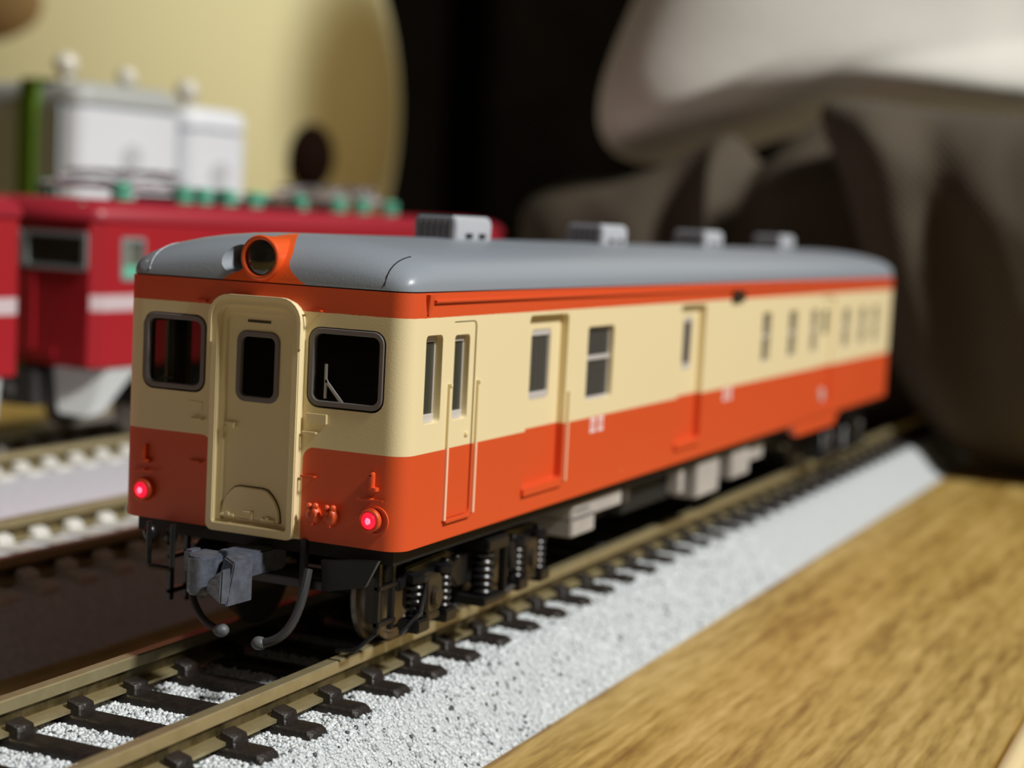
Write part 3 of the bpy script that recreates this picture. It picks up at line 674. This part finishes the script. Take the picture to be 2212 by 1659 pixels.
# bogies
def bogie(yc):
    t_ = MB(); t_.box(-3.6, 3.6, yc - 4.5, yc + 4.5, 3.0, 5.9); bg = t_.build('bogie', MT['blackmatte'], rc, bevel=.2)
    for ya in (yc - 7, yc + 7):
        for s in (-1, 1):
            b = MB(); x = s * 4.72
            b.cyl((x + s * .55, ya, 2.86), (x - s * .30, ya, 2.86), 2.86, 36, 2.9); b.cyl((x - s * .30, ya, 2.86), (x - s * .62, ya, 2.86), 3.25, 36); b.torus((x + s * .5, ya, 2.86), 2.3, .25, 'x', 36, 6)
            b.build('wheel', MT['steel'], bg)
        MB().cyl((-4.4, ya, 2.86), (4.4, ya, 2.86), .7, 12).build('axle', MT['blackmatte'], bg)
    for s in (-1, 1):
        A = lambda a, c_: (min(s * a, s * c_), max(s * a, s * c_))
        b = MB()
        # curved side frame with drop at centre
        up = [(-10.2, 4.3), (-9.4, 4.9), (-4.2, 5.1), (-2.6, 4.6), (2.6, 4.6), (4.2, 5.1), (9.4, 4.9), (10.2, 4.3)]
        lo = [(10.0, 3.6), (8.6, 3.9), (4.2, 3.9), (2.6, 2.6), (-2.6, 2.6), (-4.2, 3.9), (-8.6, 3.9), (-10.0, 3.6)]
        b.prism([(yc + y, z) for y, z in up + lo], 'x', *A(6.4, 7.2))
        sf = b.build('side_frame', MT['black'], bg, bevel=.1)
        for ya in (yc - 7, yc + 7):
            b = MB(); b.prism(rr(ya - .95, ya + .95, 2.0, 4.2, .4), 'x', *A(6.2, 7.9)); b.cyl((s * 7.9, ya, 2.95), (s * 8.2, ya, 2.95), .6, 14); b.box(*A(6.6, 7.9), ya - .8, ya + .8, 1.5, 2.0)
            b.build('axle_box', MT['brown_black'], sf, bevel=.1)
            for sd in (-1, 1):
                yy = ya + sd * 1.75; b = MB()
                for k in range(5): b.torus((s * 7.5, yy, 2.1 + k * .42), .42, .14, 'z', 16, 6)
                b.cyl((s * 7.5, yy, 1.9), (s * 7.5, yy, 4.4), .35, 10); b.build('axle_spring', MT['black'], sf)
                b = MB(); b.box(*A(6.8, 8.2), yy - .75, yy + .75, 1.15, 1.9); b.cyl((s * 7.5, yy, 4.0), (s * 7.5, yy, 4.5), .65, 12); b.build('spring_seat', MT['black'], sf, bevel=.1)
            b = MB(); b.box(*A(5.2, 6.3), ya - 3.6 if ya < yc else ya + 3.2, ya - 3.2 if ya < yc else ya + 3.6, 1.6, 4.4); b.build('brake_block', MT['brown_black'], sf, bevel=.08)
        b = MB()
        for k in range(7): b.torus((s * 7.6, yc, 2.0 + k * .47), .62, .17, 'z', 18, 6)
        b.cyl((s * 7.6, yc, 1.8), (s * 7.6, yc, 5.0), .5, 12); b.build('bolster_spring', MT['black'], sf)
        b = MB(); b.box(*A(6.4, 8.7), yc - 1.5, yc + 1.5, 4.7, 5.5); b.box(*A(6.4, 8.6), yc - 1.6, yc + 1.6, 1.3, 1.8); b.box(*A(8.0, 8.5), yc + 1.4, yc + 1.8, 1.4, 5.2); b.build('bolster', MT['black'], sf, bevel=.12)
        b = MB(); b.tube([(s * 8.3, yc + 2.4, 4.9), (s * 8.3, yc + 3.1, 3.2), (s * 8.3, yc + 3.1, 1.9), (s * 8.0, yc + 2.4, 1.5)], .3, 8); b.tube([(s * 8.1, yc - 8.6, 4.0), (s * 8.1, yc - 9.2, 2.4), (s * 7.4, yc - 10.2, 1.2)], .16, 6)
        for q in (-4.6, -3.2, 3.9, 5.0, 9.1): b.sphere((s * 7.3, yc + q, 4.5), .28, 8)
        b.build('damper', MT['black'], sf)
        b = MB(); b.box(*A(6.9, 7.2), yc - 12.6, yc - 12.2, 1.6, 6.2); b.box(*A(6.9, 7.2), yc - 11.0, yc - 10.6, 1.6, 6.2); b.box(*A(6.9, 7.3), yc - 12.6, yc - 10.6, 2.0, 2.3); b.box(*A(6.9, 7.3), yc - 12.6, yc - 10.6, 4.1, 4.35); if_s(b, s, yc); b.build('side_step', MT['black'], sf, bevel=.04)
bogie(14.4); bogie(108)

# ------------------------------------------------------------------ red electric locomotives
lo = thing('locomotive', 'red model electric locomotive facing the camera with dark front windows and white skirt', 'model train', (-66.1, 56.2, 0), 0, None)
LL = 96; HW = 9.45
def lplan(ins): return [(-HW + ins, 1.2 + ins), (-8.5 + ins * .5, ins), (8.5 - ins * .5, ins), (HW - ins, 1.2 + ins), (HW - ins, LL - 1.2 - ins), (8.5 - ins * .5, LL - ins), (-8.5 + ins * .5, LL - ins), (-HW + ins, LL - 1.2 - ins)]
b = MB(); b.ring(lplan(0), lplan(.8), 'z', 8.3, 23.3); bd = b.build('body', MT['loco_red'], lo)
c = MB()
c.box(-7.9, -.45, -2, 2, 18.3, 21.8); c.box(.45, 7.9, -2, 2, 18.3, 21.8)
for s in (-1, 1):
    for y in (4.0, 88.5): c.box(s * 8 - .1 if s > 0 else -11, 11 if s > 0 else -7.9, y, y + 3.4, 17.4, 21.4)
    for y in (26, 38, 50, 62): c.box(s * 8 if s > 0 else -11, 11 if s > 0 else -8, y, y + 6, 17.2, 20.6)
boolean(bd, c)
b = MB(); b.loft([[(x * k, LL / 2 + (y - LL / 2) * (1 - (1 - k) * .15) + 0, z) for x, y in lplan(-.25)] for k, z in ((1, 23.3), (1.0, 23.9), (.96, 24.6), (.82, 25.2), (.55, 25.5))]); b.build('roof', MT['loco_roof'], lo, smooth=50)
b = MB(); b.prism(lplan(1.0), 'z', 8.0, 8.9); b.box(-8, 8, 6, LL - 6, 8.5, 16.5); b.build('underframe', MT['blackmatte'], lo)
b = MB(); b.box(-8.2, 8.2, 4.5, 5.2, 9, 23); b.build('cab_bulkhead', MT['mintdark'], lo)
b = MB(); b.prism(lplan(1.3), 'z', 17.0, 17.3); b.build('cab_shelf', MT['mintdark'], lo)
for x0, x1 in ((-8.3, -.15), (.15, 8.3)):
    b = MB(); b.ring(rr(x0, x1, 18.1, 22.0, .4), rr(x0 + .5, x1 - .5, 18.6, 21.5, .3), 'y', -.25, .4); f = b.build('window_frame', MT['loco_frame'], lo)
    MB().box(x0 + .3, x1 - .3, .15, .25, 18.3, 21.8).build('pane', MT['glass_dark'], f)
for s in (-1, 1):
    b = MB(); b.ring(rr(3.8, 7.6, 17.2, 21.6, .3), rr(4.2, 7.2, 17.6, 21.2, .3), 'x', s * 9.2, s * 9.6); f = b.build('cab_side_window', MT['loco_frame'], lo)
    MB().box(min(s * 9.1, s * 9.2), max(s * 9.1, s * 9.2), 4, 7.4, 17.4, 21.4).build('pane', MT['glass_dark'], f)
    b = MB(); b.box(min(s * 9.2, s * 9.35), max(s * 9.2, s * 9.35), 3.9, 7.5, 17.3, 18.7); b.build('mint_blind', MT['mint'], lo)
    # white skirts at the corners
    for yy, dr in ((0, 1), (LL, -1)):
        b = MB(); b.hexa([(s * 4.3, yy + dr * .6, 3.2), (s * 7.6, yy + dr * 1.6, 2.9), (s * 7.6, yy + dr * 4.0, 3.2), (s * 4.3, yy + dr * 2.0, 3.2), (s * 3.9, yy + dr * .2, 8.3), (s * 9.2, yy + dr * 2.6, 8.3), (s * 9.2, yy + dr * 8.0, 8.3), (s * 3.9, yy + dr * 2.0, 8.3)]); b.build('skirt', MT['loco_white'], lo, bevel=.2)
        b = MB(); b.tube([(s * 8.6, yy + dr * 1.2, 9.5), (s * 8.9, yy + dr * 1.2, 13.5)], .18, 6); b.build('handrail', MT['loco_white'], lo)
        b = MB(); b.cyl((s * 7.0, yy - dr * -.6, 24.2), (s * 7.0, yy + dr * 3.4, 24.2), 1.0, 18); hlm = b.build('headlight', MT['loco_roof'], lo); MB().sphere((s * 7.0, yy + dr * .6, 24.2), .8, 12, (1, .4, 1)).build('lens', MT['clear_knob'], hlm)
        b = MB(); b.cyl((s * 7.6, yy + dr * .9, 10.2), (s * 7.6, yy + dr * 2.4, 10.2), .8, 16); tlm = b.build('tail_lamp', MT['loco_red'], lo); MB().sphere((s * 7.6, yy + dr * .9, 10.2), .6, 10, (1, .4, 1)).build('lens', MT['clear_knob'], tlm)
for yy, dr in ((0, 1), (LL, -1)):
    b = MB(); b.box(-2.2, 2.2, *sorted((yy - dr * .5, yy + dr * 3)), 3.8, 7.6); b.cyl((-1.2, yy - dr * 1.5, 5.2), (-1.2, yy, 5.2), 1.0, 12); b.build('coupler', MT['darkgrey'], lo, bevel=.2)
    b = MB(); b.box(-4.4, 4.4, *sorted((yy - dr * .25, yy + dr * .3)), 9.2, 10.0); b.build('front_step', MT['loco_red'], lo)
    b = MB(); b.box(-1.7, 1.7, *sorted((yy - dr * .3, yy + dr * .3)), 9.4, 17.6); b.build('front_door', MT['loco_red'], lo, bevel=.1)
for yc in (20, 76):
    b = MB(); b.box(-8.2, 8.2, yc - 10.5, yc + 10.5, 3.6, 7.6); bg = b.build('bogie', MT['black'], lo, bevel=.3)
    for ya in (yc - 7, yc + 7):
        for s in (-1, 1):
            MB().cyl((s * 4.3, ya, 3.3), (s * 5.2, ya, 3.3), 3.3, 24).build('wheel', MT['steel'], bg)
            b = MB(); b.box(*sorted((s * 8.0, s * 8.9)), ya - 1.6, ya + 1.6, 2.2, 5.2); b.build('axle_box', MT['darkgrey'], bg, bevel=.2)
b = MB(); b.box(-7, 7, 36, 60, 2.4, 8.2); b.build('transformer_case', MT['black'], lo, bevel=.3)
b = MB(); b.box(-5.5, 5.5, 25, 47, 25.3, 26.3); b.build('roof_equipment', MT['blackmatte'], lo, bevel=.2)
def insul(x, y, z=25.2, hh=2.1, r=1.2):
    b = MB(); b.cyl((x, y, z), (x, y, z + hh), r * .6, 10)
    for k in range(3): b.cyl((x, y, z + .3 + k * .62), (x, y, z + .7 + k * .62), r, 14)
    b.build('insulator', MT['mint'], lo)
for x, y in ((6.0, 8), (6.2, 18.5), (6.4, 22.0), (6.0, 27.5), (-5, 9), (-5, 22), (5.2, 34), (4.6, 45), (6.4, 51.5), (6.2, 58), (6.0, 66), (-5, 52), (-5, 66), (2.5, 31), (2.0, 40)): insul(x, y)
for y0, y1 in ((8, 24), (51, 68)):   # folded diamond pantographs
    b = MB(); ym = (y0 + y1) / 2
    for x in (-4.6, 4.6):
        b.cyl((x, y0, 26.9), (x, y1, 26.9), .32, 8)
        b.tube([(x, y0 + 1, 27.1), (x * .9, ym, 27.9), (x, y1 - 1, 27.1)], .22, 6); b.tube([(x, y0 + 3, 28.6), (x * .9, ym - 6, 27.6), (x * .6, ym, 28.7), (x * .9, ym + 6, 27.6)], .2, 6)
    for y in (y0, y1): b.cyl((-4.6, y, 26.9), (4.6, y, 26.9), .32, 8)
    for y in (ym - 1.4, ym + 1.4): b.box(-6.4, 6.4, y - .45, y + .45, 28.3, 28.8)
    b.box(-4.4, 4.4, y0 + .5, y1 - .5, 26.6, 27.2)
    b.build('pantograph', MT['lav'], lo)
l2 = copy_tree(lo); l2.location = Vector((-66.1, 45.8 - LL, 0)) * S
l2['label'] = 'red model electric locomotive cut off by the left edge, ahead of the other one'

# ------------------------------------------------------------------ pale cases behind the locomotives
def case(x, y, rz, lx, ly, zt, label, stripe=True, knobs=()):
    cs = thing('storage_case', label, 'case', (x, y, -6), rz)
    H = zt + 6
    # local: corner at origin, +y runs along the white face, -x runs along the dark face
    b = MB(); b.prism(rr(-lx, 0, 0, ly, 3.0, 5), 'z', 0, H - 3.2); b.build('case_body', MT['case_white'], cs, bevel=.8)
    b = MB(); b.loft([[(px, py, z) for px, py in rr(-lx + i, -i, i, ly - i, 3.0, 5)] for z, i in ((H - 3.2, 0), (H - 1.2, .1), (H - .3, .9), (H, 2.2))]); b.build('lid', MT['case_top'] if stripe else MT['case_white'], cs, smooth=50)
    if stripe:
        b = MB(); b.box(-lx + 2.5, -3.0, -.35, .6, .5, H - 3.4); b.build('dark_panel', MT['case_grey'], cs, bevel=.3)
        b = MB(); b.box(-12.9, -8.6, -.9, .2, .5, H - 2.2); b.box(-12.9, -8.6, -.5, 8, H - 3.2, H + .25); o = b.build('green_stripe', MT['green'], cs, bevel=.2); o['label'] = 'lime green vertical stripe'
    b = MB(); b.cyl((.0, ly * .5, H * .78), (.25, ly * .5, H * .78), 2.0, 18); b.box(0, .3, ly * .5 - .8, ly * .5 + .8, H * .6, H * .76); b.build('face_marking', MT['smudge'], cs)
    b = MB(); b.box(0, .3, ly * .28, ly * .46, H * .52, H * .545); b.box(0, .3, ly * .55, ly * .75, H * .50, H * .53); b.build('face_marking', MT['smudge'], cs)
    for kx, ky, r in knobs:
        b = MB(); b.cyl((kx, ky, H - .5), (kx, ky, H + 1.2), r * .5, 12); b.sphere((kx, ky, H + 1.2 + r * .6), r, 14); b.build('knob', MT['clear_knob'], cs)
    return cs
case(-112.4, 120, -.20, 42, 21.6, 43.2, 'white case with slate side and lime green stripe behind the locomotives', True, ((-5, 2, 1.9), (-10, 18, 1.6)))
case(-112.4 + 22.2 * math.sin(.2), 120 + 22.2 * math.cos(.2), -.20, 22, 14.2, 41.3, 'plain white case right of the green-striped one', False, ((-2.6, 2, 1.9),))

# ------------------------------------------------------------------ soft things
def smooth_outline(pts, n=10):
    out = []; m = len(pts)
    for i in range(m):
        p0, p1, p2, p3 = [Vector(pts[(i + k) % m]) for k in (-1, 0, 1, 2)]
        for j in range(n):
            t = j / n; out.append(.5 * ((2 * p1) + (p2 - p0) * t + (2 * p0 - 5 * p1 + 4 * p2 - p3) * t * t + (3 * p1 - p0 - 3 * p2 + p3) * t ** 3))
    return out
def pillow(name, outline, yc, thick, m, center=None, n=10, folds=None, rings=22, power=2.4, parent=None, uvs=1.0):
    ol = smooth_outline(outline, n); c = Vector(center) if center else sum(ol, Vector((0, 0))) / len(ol)
    vs = []; fs = []; uv = []; K = len(ol)
    def pt(q, r, sg):
        p = c + (q - c) * r; th = thick * (1 - r ** power) ** (1 / 2.0)
        if folds: th += folds(p.x, p.y, r) * (1 - r ** 6)
        return (p.x, yc - sg * th, p.y)
    for sg in (1, -1):
        for k in range(1, rings + 1):
            r = math.sin(PI / 2 * k / rings)
            for q in ol: vs.append(pt(q, r, sg))
        vs.append(pt(c, 0, sg) if True else None)
    half = rings * K + 1
    for h_, sg in ((0, 1), (half, -1)):
        for k in range(rings - 1):
            for i in range(K):
                a = h_ + k * K + i; b_ = h_ + k * K + (i + 1) % K; fs.append((a, b_, b_ + K, a + K))
        for i in range(K): fs.append((h_ + rings * K, h_ + (i + 1) % K, h_ + i))
    b = MB(); b.add(vs, fs); o = b.build(name, m, parent, smooth=180)
    u = o.data.uv_layers.new(name='UVMap')
    for l in o.data.loops:
        co = o.data.vertices[l.vertex_index].co; u.data[l.index].uv = (co.x / S * uvs, co.z / S * uvs)
    return o
def fold_r(x, z, r):
    f = 2.4 * math.exp(-((x - (-5 + (43 - z) * .30) - 3) / 3.2) ** 2)
    f -= 2.6 * math.exp(-((x - (6 + (43 - z) * .28)) / 3.5) ** 2)
    f += 1.6 * noise.noise(Vector((x * .07, z * .04, 3)))+ .7 * noise.noise(Vector((x * .25, z * .08, 1)))
    return f
bl = thing('blanket', 'crumpled brown woven blanket heaped behind the end of the railcar', 'blanket', (0, 0, 0))
pillow('front_fold', [(-9.5, 44.5), (8, 43.8), (26, 42), (55, 36), (82, 20), (84, 2), (60, -5.5), (30, -5.5), (13, -3.5), (4, 6), (-1.5, 20), (-6, 33)], 158, 15, MT['brown_weave'], (34, 19), folds=fold_r, parent=bl)
def fold_l(x, z, r):
    f = 3.0 * math.exp(-((x - (-29 + (38 - z) * .12)) / 1.8) ** 2) + 2.5 * noise.noise(Vector((x * .08, z * .09, 8)))
    f -= 2.2 * math.exp(-((x - (-36 + (38 - z) * .1)) / 4) ** 2)
    return f
pillow('rear_fold', [(-63, 22), (-62, 29), (-54, 32.6), (-45, 33.6), (-36, 37.0), (-30, 40.2), (-27, 40.4), (-22.5, 36.5), (-17, 41), (-10, 44), (2, 40), (10, 20), (5, -4), (-30, -5.8), (-62, -5.8)], 173, 11, MT['brown_weave'], (-26, 15), folds=fold_l, parent=bl)
def fold_w(x, z, r):
    g = min(max((x + 48) / 60, 0), 1); zc = 45.5 + min(max((x + 40) * .2, 0), 14)
    return -(1.25 * (min(max(z, 43), zc) - 43) * g + .42 * (min(max(x, -50), 90) + 50) * .6) + 2.2 * noise.noise(Vector((x * .035, z * .05, 5))) + 14
o = pillow('cushion', [(-52.5, 37.0), (-56.0, 45), (-50, 63), (-40, 85), (-10, 112), (60, 118), (120, 100), (125, 60), (90, 42), (40, 43.5), (12, 45.0), (-13, 46.5), (-26, 43.5), (-40, 40.0)], 196, 26, MT['white_cloth'], (20, 72), folds=fold_w, n=8, power=9)
tag(o, 'white cloth cushion lying on top of the brown woven blanket', 'cushion')
# big cream plush at the back left
pl = thing('plush_toy', 'large rounded cream plush toy with a dark round patch, far behind the locomotives', 'plush toy', (-346, 420, -6))
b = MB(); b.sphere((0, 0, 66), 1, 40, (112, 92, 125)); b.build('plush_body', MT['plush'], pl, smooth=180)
# dark oval patch placed on the front surface
ex, ey, ez = 105.5, -27.0, 50.0
b = MB(); b.sphere((ex, ey - .5, ez), 1, 18, (7, 9.5, 11)); b.build('dark_patch', MT['plush_patch'], pl, smooth=180)
b = MB(); b.sphere((19, -82, 91), 1, 24, (22, 12, 14)); b.build('plush_paw', MT['beige_cloth'], pl, smooth=180)
